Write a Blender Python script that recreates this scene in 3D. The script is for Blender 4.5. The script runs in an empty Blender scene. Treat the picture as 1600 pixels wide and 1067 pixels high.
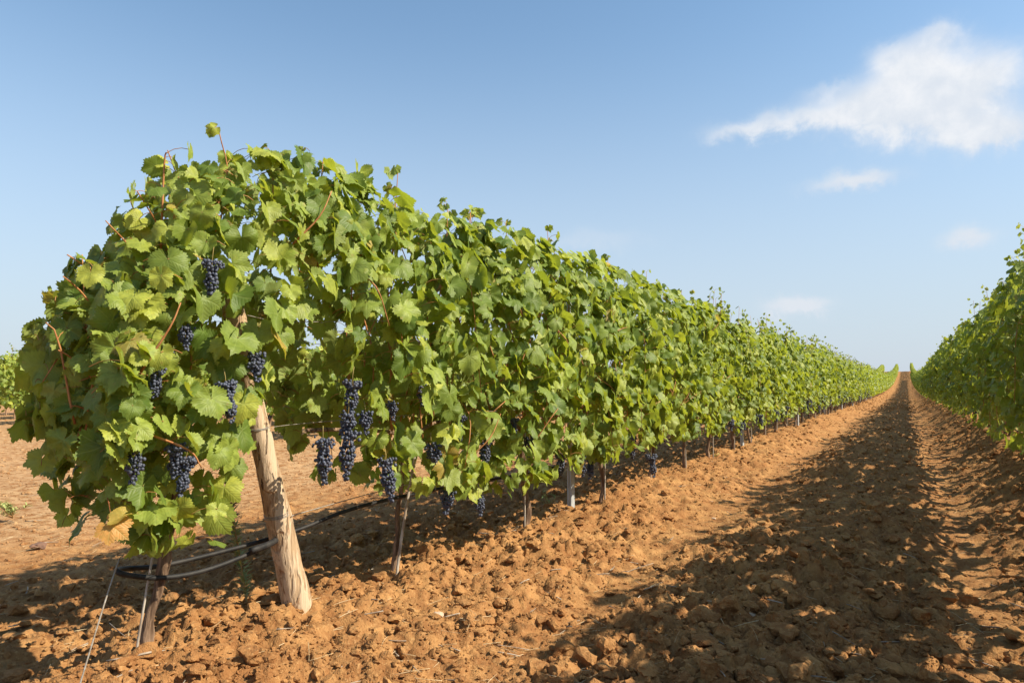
import bpy, math, random
import numpy as np
C = bpy.context.scene
R = math.radians
# ------------------------------------------------------------------ camera, sky, sun, exposure
H_CAM = 0.95; YAW = R(30.0); PITCH = R(3.57); LENS = 24.0
cam_d = bpy.data.cameras.new('camera'); cam = bpy.data.objects.new('camera', cam_d)
C.collection.objects.link(cam); C.camera = cam
cam.location = (0, 0, H_CAM); cam.rotation_euler = (R(90) + PITCH, 0, YAW)
cam_d.lens = LENS; cam_d.sensor_width = 36; cam_d.clip_start = 0.05; cam_d.clip_end = 6000
SUN_AZ = R(74.0)          # clockwise from +Y (the row direction)
SUN_EL = R(41.0)
sd = bpy.data.lights.new('sun', 'SUN'); sun = bpy.data.objects.new('sun', sd); C.collection.objects.link(sun)
sd.energy = 5.0; sd.angle = R(0.53); sd.color = (1.0, 0.89, 0.70)
sun.rotation_euler = (R(90) - SUN_EL, 0, R(180) - SUN_AZ); sun.location = (20, 5, 20)
C.view_settings.view_transform = 'Standard'; C.view_settings.look = 'None'
C.view_settings.exposure = 0.85; C.view_settings.gamma = 1.0; C.view_settings.use_curve_mapping = False
C.cycles.max_bounces = 6; C.cycles.transparent_max_bounces = 8; C.cycles.transmission_bounces = 4
C.cycles.diffuse_bounces = 4; C.cycles.caustics_reflective = False; C.cycles.caustics_refractive = False

FPX = 1600 * LENS / 36.0
def ray(px, py):
    v = np.array([(px - 800) / FPX, (533.5 - py) / FPX, -1.0])
    a = R(90) + PITCH
    y, z = v[1] * math.cos(a) - v[2] * math.sin(a), v[1] * math.sin(a) + v[2] * math.cos(a)
    x = v[0]
    return np.array([x * math.cos(YAW) - y * math.sin(YAW), x * math.sin(YAW) + y * math.cos(YAW), z])
def on_x(px, py, X):                       # the point of a sight line on the vertical plane x = X
    d = ray(px, py); t = X / d[0]; return np.array([X, t * d[1], H_CAM + t * d[2]])
def on_z(px, py, Z=0.0):
    d = ray(px, py); t = (Z - H_CAM) / d[2]; return np.array([t * d[0], t * d[1], Z])

# ---- node helper
class NT:
    def __init__(s, tree): s.t = tree; s.n = tree.nodes; s.l = tree.links
    def new(s, typ, **kw):
        n = s.n.new(typ)
        for k, v in kw.items(): setattr(n, k, v)
        return n
    def put(s, sock, v):
        if v is None: return
        if isinstance(v, bpy.types.NodeSocket): s.l.new(v, sock)
        else: sock.default_value = v
    def m(s, op, a, b=None, c=None, clamp=False):
        n = s.new('ShaderNodeMath', operation=op); n.use_clamp = clamp
        s.put(n.inputs[0], a); s.put(n.inputs[1], b)
        if c is not None: s.put(n.inputs[2], c)
        return n.outputs[0]
    def mix(s, f, a, b, blend='MIX'):
        n = s.new('ShaderNodeMix', data_type='RGBA', blend_type=blend)
        s.put(n.inputs[0], f); s.put(n.inputs[6], a); s.put(n.inputs[7], b)
        return n.outputs[2]
    def noise(s, vec, scale, detail=4, rough=.55, dist=0.0):
        n = s.new('ShaderNodeTexNoise'); s.put(n.inputs['Vector'], vec)
        n.inputs['Scale'].default_value = scale; n.inputs['Detail'].default_value = detail
        n.inputs['Roughness'].default_value = rough; n.inputs['Distortion'].default_value = dist
        return n.outputs[0]
    def ramp(s, f, a, b, lo=0.0, hi=1.0):
        n = s.new('ShaderNodeMapRange', clamp=True, interpolation_type='SMOOTHSTEP')
        s.put(n.inputs[0], f); n.inputs[1].default_value = a; n.inputs[2].default_value = b
        n.inputs[3].default_value = lo; n.inputs[4].default_value = hi
        return n.outputs[0]

# ---- world: physical sky, with the clouds of the day mixed in by direction
W = bpy.data.worlds.new('World'); C.world = W; W.use_nodes = True
k = NT(W.node_tree); k.n.clear()
sky = k.new('ShaderNodeTexSky', sky_type='NISHITA'); sky.sun_disc = False
sky.sun_elevation = SUN_EL; sky.sun_rotation = SUN_AZ
sky.altitude = 100; sky.air_density = 1.0; sky.dust_density = 0.8; sky.ozone_density = 2.0
tc = k.new('ShaderNodeTexCoord'); sp = k.new('ShaderNodeSeparateXYZ'); k.l.new(tc.outputs['Generated'], sp.inputs[0])
az = k.m('ARCTAN2', sp.outputs[0], sp.outputs[1]); el = k.m('ARCSINE', sp.outputs[2])
def azel(px, py):
    d = ray(px, py); d = d / np.linalg.norm(d); return math.atan2(d[0], d[1]), math.asin(d[2])
n1 = k.noise(tc.outputs['Generated'], 9.0, 6, .6, .3)
n2 = k.noise(tc.outputs['Generated'], 26.0, 5, .6, .2)
wx = k.m('MULTIPLY', k.m('SUBTRACT', n1, .5), .09); wz = k.m('MULTIPLY', k.m('SUBTRACT', n2, .5), .05)
az2 = k.m('ADD', az, wx); el2 = k.m('ADD', k.m('ADD', el, wz), k.m('MULTIPLY', wx, .35))
CL = [(1445,105,75,42,1.0),(1400,140,60,40,.9),(1500,150,80,50,.9),(1330,175,90,32,.8),(1230,190,90,20,.72),(1150,207,60,17,.66),
      (1420,190,130,36,.9),(1555,120,60,48,.6),(1585,205,75,32,.9),(1540,205,90,30,.5),(1335,284,66,16,1.3),(1245,478,46,16,1.6),
      (1530,364,50,20,1.15),(930,375,90,18,.5),(1290,145,40,14,.45),(1380,90,34,20,.55),(1460,60,40,18,.6)]
tot = None
for px, py, rx, ry, w in CL:
    a0, e0 = azel(px, py); a1, _ = azel(px + rx, py); _, e1 = azel(px, py - ry)
    da = k.m('MULTIPLY', k.m('SUBTRACT', az2, a0), 1 / abs(a1 - a0)); de = k.m('MULTIPLY', k.m('SUBTRACT', el2, e0), 1 / abs(e1 - e0))
    q = k.m('ADD', k.m('MULTIPLY', da, da), k.m('MULTIPLY', de, de))
    g = k.m('MULTIPLY', k.m('EXPONENT', k.m('MULTIPLY', q, -1.0)), w)
    tot = g if tot is None else k.m('ADD', tot, g)
dens = k.m('MULTIPLY', tot, k.ramp(n2, .25, .75, .8, 1.15))
dens = k.ramp(dens, .0, 1.3, 0, .93)
csh = k.mix(k.ramp(k.m('ADD', k.m('MULTIPLY', n2, .6), k.m('MULTIPLY', el, 1.0)), .52, .86), (3.9, 4.15, 4.5, 1), (5.0, 5.0, 5.05, 1))
skyc = k.mix(k.ramp(el, -.05, .55, .95, .05), k.mix(1.0, sky.outputs[0], (0.93, 1.07, 1.04, 1), 'MULTIPLY'), (3.05, 3.42, 3.95, 1))
bg = k.new('ShaderNodeBackground'); k.l.new(k.mix(dens, skyc, csh), bg.inputs[0]); bg.inputs[1].default_value = 0.108
wo = k.new('ShaderNodeOutputWorld'); k.l.new(bg.outputs[0], wo.inputs[0])

# ------------------------------------------------------------------ helpers
rng = np.random.default_rng(7)
def link(o): C.collection.objects.link(o); return o
def tag(o, label=None, cat=None, group=None, kind=None):
    if label: o['label'] = label
    if cat: o['category'] = cat
    if group: o['group'] = group
    if kind: o['kind'] = kind
    return o
def empty(name, loc, rz=0.0):
    o = bpy.data.objects.new(name, None); o.location = loc; o.rotation_euler.z = rz; o.empty_display_size = .1
    return link(o)
class MB:
    """collects numpy verts/faces with material slots and point attributes"""
    def __init__(s): s.V = []; s.F = []; s.M = []; s.A = {}; s.n = 0
    def add(s, V, F, mat=0, **attrs):
        V = np.asarray(V, float).reshape(-1, 3)
        if len(V) == 0: return
        s.V.append(V)
        for f in (F if isinstance(F, list) else [F]):
            f = np.asarray(f, np.int64)
            s.F.append(f + s.n); s.M.append(np.full(len(f), mat, np.int32))
        for kk, a in attrs.items(): s.A.setdefault(kk, []).append((s.n, np.asarray(a, float)))
        s.n += len(V)
    def mesh(s, name, mats, smooth=True):
        me = bpy.data.meshes.new(name); V = np.concatenate(s.V)
        me.vertices.add(len(V)); me.vertices.foreach_set('co', V.astype(np.float32).ravel())
        loops = np.concatenate([f.ravel() for f in s.F]); sz = np.concatenate([np.full(len(f), f.shape[1]) for f in s.F])
        me.loops.add(len(loops)); me.loops.foreach_set('vertex_index', loops.astype(np.int32))
        me.polygons.add(len(sz)); st = np.concatenate([[0], np.cumsum(sz)[:-1]])
        me.polygons.foreach_set('loop_start', st.astype(np.int32)); me.polygons.foreach_set('loop_total', sz.astype(np.int32))
        me.polygons.foreach_set('material_index', np.concatenate(s.M))
        me.polygons.foreach_set('use_smooth', np.full(len(sz), smooth))
        for m in (mats if isinstance(mats, (list, tuple)) else [mats]): me.materials.append(m)
        for kk, chunks in s.A.items():
            full = np.zeros((len(V), 3), np.float32)
            for off, a in chunks: full[off:off + len(a)] = a
            at = me.attributes.new(kk, 'FLOAT_VECTOR', 'POINT'); at.data.foreach_set('vector', full.ravel())
        me.update(calc_edges=True); return me
    def build(s, name, mats, parent=None, smooth=True):
        o = link(bpy.data.objects.new(name, s.mesh(name, mats, smooth)))
        if parent: o.parent = parent
        return o
def tube(P, r, sides=6, cap=True, jit=0.0, rg=rng):
    P = np.asarray(P, float); n = len(P); r = np.full(n, r) if np.isscalar(r) else np.asarray(r, float)
    T = np.gradient(P, axis=0); T /= np.linalg.norm(T, axis=1)[:, None] + 1e-12
    ref = np.array([0, 0, 1.0]) if abs(T[0, 2]) < .9 else np.array([1.0, 0, 0])
    U = np.cross(T, ref); U /= np.linalg.norm(U, axis=1)[:, None] + 1e-12; Wv = np.cross(T, U)
    a = np.arange(sides) * 2 * np.pi / sides
    rr = r[:, None] * (1 + jit * rg.standard_normal((n, sides)))
    V = P[:, None] + U[:, None] * (np.cos(a) * rr)[..., None] + Wv[:, None] * (np.sin(a) * rr)[..., None]
    i = np.arange(n - 1)[:, None] * sides; j = np.arange(sides)[None]; j2 = (j + 1) % sides
    F = [np.stack([i + j, i + j2, i + sides + j2, i + sides + j], -1).reshape(-1, 4)]
    V = V.reshape(-1, 3)
    if cap:
        F.append(np.arange(sides)[None, ::-1].copy()); F.append((np.arange(sides) + (n - 1) * sides)[None])
        F = [F[0], F[1], F[2]]
    return V, F
def curve(pts, n=12):
    """smooth Catmull-Rom path through a few points"""
    P = np.asarray(pts, float); P = np.vstack([2 * P[0] - P[1], P, 2 * P[-1] - P[-2]])
    out = []; m = len(P) - 3; per = max(2, n // m)
    for i in range(m):
        p0, p1, p2, p3 = P[i:i + 4]
        for t in np.linspace(0, 1, per, endpoint=False):
            out.append(.5 * ((2 * p1) + (-p0 + p2) * t + (2 * p0 - 5 * p1 + 4 * p2 - p3) * t * t + (-p0 + 3 * p1 - 3 * p2 + p3) * t ** 3))
    out.append(P[-2]); return np.array(out)
def h2(ix, iy, s):
    a = (ix.astype(np.int64) * 73856093) ^ (iy.astype(np.int64) * 19349663) ^ (s * 83492791)
    a = (a ^ (a >> 13)) * 1274126177 & 0x7fffffff; a = (a ^ (a >> 15)) * 668265263 & 0x7fffffff
    return ((a ^ (a >> 12)) & 0xffffff) / float(0x1000000)
def vnoise(x, y, s=0):
    ix = np.floor(x); iy = np.floor(y); fx = x - ix; fy = y - iy; fx = fx * fx * (3 - 2 * fx); fy = fy * fy * (3 - 2 * fy)
    return ((h2(ix, iy, s) * (1 - fx) + h2(ix + 1, iy, s) * fx) * (1 - fy) + (h2(ix, iy + 1, s) * (1 - fx) + h2(ix + 1, iy + 1, s) * fx) * fy)
def lumps(x, y, s):
    """rounded clods: highest of the randomly sized domes round jittered cell points, 0..1"""
    ix = np.floor(x); iy = np.floor(y); best = np.zeros_like(x)
    for dx in (-1, 0, 1):
        for dy in (-1, 0, 1):
            cx = ix + dx; cy = iy + dy
            px = cx + h2(cx, cy, s); py = cy + h2(cx, cy, s + 1); rr = .35 + .5 * h2(cx, cy, s + 2); hh = .3 + .7 * h2(cx, cy, s + 3)
            q = h2(cx, cy, s + 4) * 3.14; ux = x - px; uy = y - py; st = .65 + .5 * h2(cx, cy, s + 5)
            a = ux * np.cos(q) + uy * np.sin(q); b = (-ux * np.sin(q) + uy * np.cos(q)) / st
            d = (np.abs(a) ** 2.6 + np.abs(b) ** 2.6) ** (1 / 2.6) / rr
            best = np.maximum(best, hh * np.sqrt(np.clip(1 - d * d, 0, 1)))
    return best

# ------------------------------------------------------------------ lie of the land
ROWL, ROWR, SP = -2.12, 1.15, 1.2
def slope(y):
    y = np.asarray(y, float)
    z = 7.1e-5 * np.clip(np.minimum(y, 195) - 50, 0, None) ** 2.2 - .1 * np.clip((y - 15) / 30, 0, 1)
    u = np.clip(y - 195, 0, None); z = z + .0612 * u - .00306 * np.minimum(u, 40) ** 2 - (.00306 * 80) * np.clip(u - 40, 0, None) * .6
    return np.maximum(z, -12.0)
def terrain(x, y):
    x = np.asarray(x, float); y = np.asarray(y, float)
    b = lambda c, w, a: a * np.exp(-((x - c) / w) ** 2)
    z = slope(y) + b(ROWL, .48, .12) + b(ROWR - .05, .40, .33) - .12 + b(-.35, .55, .05)
    z = z + .05 * (vnoise(x * .9, y * .9, 3) - .5) * np.exp(-((x + 1) / 6) ** 2) + .03 * (vnoise(x * 2.3, y * 2.3, 5) - .5)
    return z
def rough(x, y):
    """1 where the soil is tilled into clods, low on the wheel tracks and the headland"""
    r = 1 - .72 * np.exp(-((x + 1.3) / .2) ** 2) - .7 * np.exp(-((x - .28) / .2) ** 2)
    left = 1 / (1 + np.exp(-np.clip(x + 4.0 + np.clip((y - 9) * 1.2, 0, 80) + .8 * (vnoise(x * .8, y * .8, 9) - .5), -60, 60) * 4))
    r = r * (.22 + .78 * left)
    return r * (.6 + .8 * vnoise(x * 1.7, y * 1.7, 12))

def soil_z(x, y):
    near = np.clip(1.2 - np.hypot(x, y) / 400, 0, 1); rg = rough(x, y); z = terrain(x, y)
    wx = x + .04 * vnoise(x * 9, y * 9, 31) + .016 * vnoise(x * 40, y * 40, 33); wy = y + .04 * vnoise(x * 9, y * 9, 32) + .016 * vnoise(x * 40, y * 40, 34)
    z = z + near * rg * (.042 * lumps(wx * 5.5, wy * 5.5, 40) + .048 * lumps(wx * 11, wy * 11, 50) + .034 * lumps(wx * 22, wy * 22, 60))
    return z + near * (.3 + .7 * rg) * (.013 * lumps(wx * 48, wy * 48, 70) + .008 * vnoise(x * 95, y * 95, 80))

# ------------------------------------------------------------------ materials
def mat(name):
    m = bpy.data.materials.new(name); m.use_nodes = True; kk = NT(m.node_tree); kk.n.clear()
    out = kk.new('ShaderNodeOutputMaterial'); p = kk.new('ShaderNodeBsdfPrincipled'); kk.l.new(p.outputs[0], out.inputs[0])
    kk.P = p; kk.out = out; return m, kk
def setp(kk, col=None, rough_=None, spec=None, bump=None, bs=.5, bd=.01, metal=None):
    p = kk.P
    if col is not None: kk.put(p.inputs['Base Color'], col)
    if rough_ is not None: kk.put(p.inputs['Roughness'], rough_)
    if spec is not None: kk.put(p.inputs['Specular IOR Level'], spec)
    if metal is not None: kk.put(p.inputs['Metallic'], metal)
    if bump is not None:
        b = kk.new('ShaderNodeBump'); b.inputs['Strength'].default_value = bs; b.inputs['Distance'].default_value = bd
        kk.put(b.inputs['Height'], bump); kk.l.new(b.outputs[0], p.inputs['Normal'])
def tcoord(kk, kind='Object'): return kk.new('ShaderNodeTexCoord').outputs[kind]
def stretch(kk, vec, s):
    n = kk.new('ShaderNodeMapping'); kk.l.new(vec, n.inputs[0]); n.inputs['Scale'].default_value = s; return n.outputs[0]

def soil_mat(name, gain=1.0):
    m, kk = mat(name); v = kk.new('ShaderNodeNewGeometry').outputs['Position']
    a = kk.noise(v, 1.3, 3); b = kk.noise(v, 11, 5, .6); c = kk.noise(v, 70, 4, .65); f = kk.noise(v, 240, 3, .7)
    g = gain
    col = kk.mix(kk.ramp(b, .32, .68), (.245 * g, .114 * g, .043 * g, 1), (.43 * g, .234 * g, .092 * g, 1))
    col = kk.mix(kk.ramp(a, .35, .65, 0, .45), col, (.27 * g, .116 * g, .041 * g, 1))
    col = kk.mix(kk.ramp(c, .52, .74, 0, .55), col, (.53 * g, .33 * g, .15 * g, 1))
    col = kk.mix(kk.ramp(c, .27, .42, .55, 0), col, (.21 * g, .085 * g, .030 * g, 1))
    sp_ = kk.new('ShaderNodeSeparateXYZ'); kk.l.new(v, sp_.inputs[0])
    dry = kk.m('MULTIPLY', kk.m('MULTIPLY', kk.ramp(sp_.outputs[0], -6.0, -4.2, .5, 0), kk.ramp(sp_.outputs[1], 9, 22, 1, 0)), kk.ramp(b, .35, .6))
    col = kk.mix(dry, col, (.50 * g, .345 * g, .20 * g, 1))
    h = kk.m('ADD', kk.m('MULTIPLY', c, 1.0), kk.m('MULTIPLY', f, .45))
    setp(kk, col, .95, .12, h, .9, .012); return m
M_SOIL = soil_mat('tilled_soil'); M_CLOD = soil_mat('clod_soil', 1.03)

def leaf_mat(name, detail=True):
    m, kk = mat(name)
    at = kk.new('ShaderNodeAttribute', attribute_name='leaf_rand'); s = kk.new('ShaderNodeSeparateXYZ'); kk.l.new(at.outputs['Vector'], s.inputs[0])
    r1, yel, r2 = s.outputs
    col = kk.mix(r1, (.085, .145, .020, 1), (.300, .365, .062, 1))
    col = kk.mix(kk.ramp(r2, .72, 1.0, 0, .8), col, (.44, .46, .07, 1))
    col = kk.mix(yel, col, (.55, .27, .075, 1))
    bump = None
    if detail:
        uv = kk.new('ShaderNodeAttribute', attribute_name='leaf_pos'); u = kk.new('ShaderNodeSeparateXYZ'); kk.l.new(uv.outputs['Vector'], u.inputs[0])
        x, y, _ = u.outputs
        th = kk.m('ARCTAN2', x, y); rr = kk.m('SQRT', kk.m('ADD', kk.m('MULTIPLY', x, x), kk.m('MULTIPLY', y, y)))
        w = R(52); d = kk.m('ABSOLUTE', kk.m('SUBTRACT', kk.m('FLOORED_MODULO', kk.m('ADD', th, w / 2 + w * 4), w), w / 2))
        dist = kk.m('MULTIPLY', rr, kk.m('SINE', d)); alo = kk.m('MULTIPLY', rr, kk.m('COSINE', d))
        main = kk.ramp(dist, .006, .030, 1, 0)
        t = kk.m('SUBTRACT', alo, kk.m('MULTIPLY', dist, 1.1)); fr = kk.m('ABSOLUTE', kk.m('SUBTRACT', kk.m('FRACT', kk.m('MULTIPLY', t, 6.5)), .5))
        sec = kk.ramp(fr, .42, .5, 0, .5)
        vein = kk.m('MAXIMUM', main, sec)
        col = kk.mix(kk.m('MULTIPLY', vein, .30), col, (.33, .40, .12, 1))
        bl = kk.noise(uv.outputs['Vector'], 5.0, 3); col = kk.mix(kk.ramp(bl, .35, .7, 0, .35), col, (.06, .105, .016, 1))
        bump = kk.m('SUBTRACT', kk.m('MULTIPLY', kk.m('SUBTRACT', .5, fr), 1.0), kk.m('MULTIPLY', vein, 1.2))
    if detail:
        sp1 = kk.noise(uv.outputs['Vector'], 3.2, 4, .7); dryf = kk.m('MULTIPLY', kk.ramp(sp1, .60, .68), kk.ramp(rr, .35, .8, .25, .9)); col = kk.mix(kk.m('MULTIPLY', dryf, kk.ramp(r1, .45, .75)), col, (.30, .20, .06, 1))
    geo = kk.new('ShaderNodeNewGeometry')
    back = kk.mix(.5, col, (.29, .35, .12, 1))
    cc = kk.mix(geo.outputs['Backfacing'], col, back)
    setp(kk, cc, kk.mix(geo.outputs['Backfacing'], (.50,) * 3 + (1,), (.75,) * 3 + (1,)), .34, bump, .25, .004)
    tr = kk.new('ShaderNodeBsdfTranslucent'); kk.l.new(kk.mix(1.0, kk.mix(.35, col, (.50, .56, .06, 1)), (1.35, 1.3, .7, 1), 'MULTIPLY'), tr.inputs[0])
    mx = kk.new('ShaderNodeMixShader'); mx.inputs[0].default_value = .35
    kk.l.new(kk.P.outputs[0], mx.inputs[1]); kk.l.new(tr.outputs[0], mx.inputs[2]); kk.l.new(mx.outputs[0], kk.out.inputs[0])
    return m
M_LEAF = leaf_mat('vine_leaf'); M_LEAFF = leaf_mat('vine_leaf_far', False)

def simple(name, c1, c2, scale=20, st=(1, 1, 1), ro=.8, spec=.3, bs=.5, bd=.004, detail=5):
    m, kk = mat(name); v = stretch(kk, tcoord(kk), st); n = kk.noise(v, scale, detail, .6)
    setp(kk, kk.mix(kk.ramp(n, .32, .68), c1, c2), ro, spec, n, bs, bd); return m
M_PET = simple('petiole', (.36, .22, .07, 1), (.42, .14, .055, 1), 30, ro=.6)
M_CANE = simple('cane_bark', (.30, .115, .038, 1), (.46, .22, .085, 1), 40, (1, 1, .3), .65)
M_TRUNK = simple('trunk_bark', (.085, .052, .034, 1), (.30, .20, .135, 1), 60, (1, 1, .12), .95, .1, 1.0, .01)
M_STAKE = simple('stake_metal', (.50, .46, .40, 1), (.26, .20, .15, 1), 50, (1, 1, .2), .6)
M_WIRE = simple('wire_metal', (.30, .28, .25, 1), (.20, .16, .12, 1), 80, ro=.45, spec=.6)
M_HOSE = simple('black_plastic', (.010, .010, .011, 1), (.030, .027, .025, 1), 30, ro=.62, spec=.3, bs=.2)
M_ZINC = simple('zinc_metal', (.33, .35, .36, 1), (.47, .49, .50, 1), 18, (1, 1, .3), .42, .6, .1)
M_STEM = simple('bunch_stem', (.25, .22, .07, 1), (.20, .12, .045, 1), 30)
M_STRAW = simple('dry_straw', (.42, .30, .16, 1), (.62, .50, .32, 1), 8, ro=.8)
M_TWIG = simple('grey_twig', (.20, .15, .11, 1), (.42, .35, .28, 1), 12, ro=.9)
M_STONE = simple('pale_stone', (.40, .29, .20, 1), (.56, .44, .33, 1), 14, ro=.9, bd=.01)
M_DSTONE = simple('dark_stone', (.10, .055, .038, 1), (.20, .115, .08, 1), 14, ro=.85, bd=.01)
M_WEED = simple('weed_green', (.22, .27, .08, 1), (.38, .42, .16, 1), 20, ro=.7)
M_WSTEM = simple('weed_stem', (.33, .28, .10, 1), (.38, .20, .09, 1), 20, ro=.7)
def grape_mat():
    m, kk = mat('dark_grape'); v = tcoord(kk); n = kk.noise(v, 55, 4, .6); n2 = kk.noise(v, 260, 2)
    at = kk.new('ShaderNodeAttribute', attribute_name='leaf_rand'); s = kk.new('ShaderNodeSeparateXYZ'); kk.l.new(at.outputs['Vector'], s.inputs[0])
    c = kk.mix(s.outputs[0], (.009, .009, .018, 1), (.022, .013, .022, 1))
    c = kk.mix(kk.ramp(kk.m('ADD', n, kk.m('MULTIPLY', n2, .2)), .42, .72, .25, .85), c, (.080, .097, .145, 1))
    setp(kk, c, .50, .4); return m
M_GRAPE = grape_mat()
def post_mat():
    m, kk = mat('weathered_wood'); v = tcoord(kk)
    big = kk.noise(stretch(kk, v, (1, 1, .28)), 16, 3, .5, .8)
    gr = kk.noise(stretch(kk, v, (1, 1, .05)), 130, 5, .65, .2); kn = kk.noise(stretch(kk, v, (1, 1, .16)), 34, 4, .6, 1.5)
    col = kk.mix(kk.ramp(gr, .3, .7), (.27, .175, .10, 1), (.50, .36, .23, 1))
    col = kk.mix(kk.ramp(big, .50, .56, 0, .7), col, (.56, .43, .30, 1))
    col = kk.mix(kk.ramp(kn, .60, .66, 0, .75), col, (.24, .125, .06, 1))
    crack = kk.ramp(kk.noise(stretch(kk, v, (1, 1, .03)), 55, 4, .7), .36, .40, 1, 0)
    col = kk.mix(kk.m('MULTIPLY', crack, .95), col, (.10, .06, .04, 1))
    h = kk.m('SUBTRACT', kk.m('ADD', kk.m('MULTIPLY', gr, .4), kk.m('MULTIPLY', kk.ramp(big, .5, .56), .5)), crack)
    setp(kk, col, .85, .2, h, 1.0, .012); return m
M_POST = post_mat()

# ------------------------------------------------------------------ ground: one sheet, finest near the path between the rows
def polar_ground():
    fine = np.arange(-R(4) , R(72), .0037)            # angle left of +Y, measured from the path
    coarse = np.arange(R(72), R(356), .03)
    th = np.concatenate([fine - R(8) , coarse - R(8) + .0])
    rs = np.exp(np.arange(math.log(1.25), math.log(260), .0041)); rs = np.concatenate([[.3, .6, .9, 1.1], rs, 260 * 1.13 ** np.arange(1, 21)])
    Rr, Th = np.meshgrid(rs, th, indexing='ij'); x = -np.sin(Th) * Rr; y = np.cos(Th) * Rr
    z = soil_z(x, y)
    n, m = Rr.shape; V = np.stack([x, y, z], -1).reshape(-1, 3)
    i = np.arange(n - 1)[:, None] * m; j = np.arange(m)[None]; j2 = (j + 1) % m
    F = np.stack([i + j, i + m + j, i + m + j2, i + j2], -1).reshape(-1, 4)
    b = MB(); V = np.vstack([V, [0, 0, float(terrain(0, 0))]])
    jj = np.arange(m); fan = np.stack([np.full(m, len(V) - 1), jj, (jj + 1) % m], -1)
    # flip so that normals look up
    b.add(V, [F[:, ::-1], fan[:, ::-1]] if True else [F, fan]); o = b.build('ground', M_SOIL)
    me = o.data
    if me.polygons[5000].normal.z < 0: me.flip_normals()
    tag(o, kind='structure'); return o
polar_ground()

# ---- unit icospheres
def ico(sub):
    import bmesh
    bm = bmesh.new(); bmesh.ops.create_icosphere(bm, subdivisions=sub, radius=1)
    V = np.array([v.co[:] for v in bm.verts]); F = np.array([[v.index for v in f.verts] for f in bm.faces]); bm.free(); return V, F
ICO1, ICO2, ICO3 = ico(1), ico(2), ico(3)
def rock_batch(n, base, rg, cuts=9):
    """n angular lumps of unit size (n, V, 3)"""
    V0, F0 = base; V = np.repeat(V0[None], n, 0)
    for c in range(cuts):
        d = rg.standard_normal((n, 1, 3)); d /= np.linalg.norm(d, axis=2, keepdims=True); o = rg.uniform(.42, .85, (n, 1))
        k_ = np.clip((V * d).sum(2) - o, 0, None); V = V - d * k_[..., None] * .97
    ph = rg.uniform(0, 6, (n, 1, 3)); V = V * (1 + .09 * np.sin(V * 5 + ph).sum(2, keepdims=True) * .6 + .055 * rg.standard_normal((n, V.shape[1], 1)))
    return V, F0
def scatter_rocks(b, P, S, base, rg, mat_i=0, sink=.25, flat=.7):
    n = len(P); V, F = rock_batch(n, base, rg); sc = rg.uniform(.7, 1.3, (n, 1, 3)); sc[:, :, 2] *= flat
    a = rg.uniform(0, 6.28, n); V = V * sc * S[:, None, None]; c, s = np.cos(a)[:, None], np.sin(a)[:, None]
    X = V[..., 0] * c - V[..., 1] * s; Y = V[..., 0] * s + V[..., 1] * c
    V = np.stack([X, Y, V[..., 2]], -1) + P[:, None]; V[..., 2] += (S * (.5 - sink))[:, None]
    m = V.shape[1]; F = (F[None] + (np.arange(n) * m)[:, None, None]).reshape(-1, 3)
    b.add(V.reshape(-1, 3), F, mat_i)
def polar_pts(n, r0, r1, a0, a1, rg, p=1.0):
    r = np.exp(rg.uniform(math.log(r0), math.log(r1), n)); a = rg.uniform(a0, a1, n)
    return -np.sin(a) * r, np.cos(a) * r, r
def keep_rough(x, y, r, rg, lo=.0):
    k_ = rg.uniform(0, 1, len(x)) < np.clip(rough(x, y) - lo, 0, 1); return x[k_], y[k_], r[k_]
rg = np.random.default_rng(21); b = MB()
x, y, r = keep_rough(*polar_pts(10000, 1.6, 16, R(-12), R(70), rg), rg, .12)
big = rg.uniform(0, 1, len(x)) ** 3; big *= np.where(x > -1.3, 1.25, .85)
scatter_rocks(b, np.stack([x, y, soil_z(x, y) - .004], -1), .012 + .034 * big, ICO3, rg)
x, y, r = keep_rough(*polar_pts(42000, 1.6, 40, R(-14), R(72), rg), rg, .05)
scatter_rocks(b, np.stack([x, y, soil_z(x, y) - .001], -1), rg.uniform(.005, .016, len(x)) * np.clip(r / 6, 1, 2.4), ICO2, rg)
x, y, r = polar_pts(26000, 30, 210, R(-2), R(16), rg); kq = (x > -2.8) & (x < 1.6) & (rg.uniform(0, 1, len(x)) < .1 + rough(x, y)); x, y, r = x[kq], y[kq], r[kq]
scatter_rocks(b, np.stack([x, y, soil_z(x, y)], -1), rg.uniform(.02, .05, len(x)), ICO1, rg)
x, y, r = polar_pts(60000, 1.6, 20, R(-12), R(70), rg); kk_ = rg.uniform(0, 1, len(x)) < .25 + rough(x, y); x, y, r = x[kk_], y[kk_], r[kk_]
scatter_rocks(b, np.stack([x, y, soil_z(x, y) + .001], -1), rg.uniform(.0022, .006, len(x)) * np.clip(r / 4.5, 1, 2), ICO1, rg, 0, .2)
tag(b.build('soil_clods', M_CLOD, smooth=False), 'loose orange clods of tilled soil strewn over the ground between the rows', 'soil clods', kind='stuff')

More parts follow.
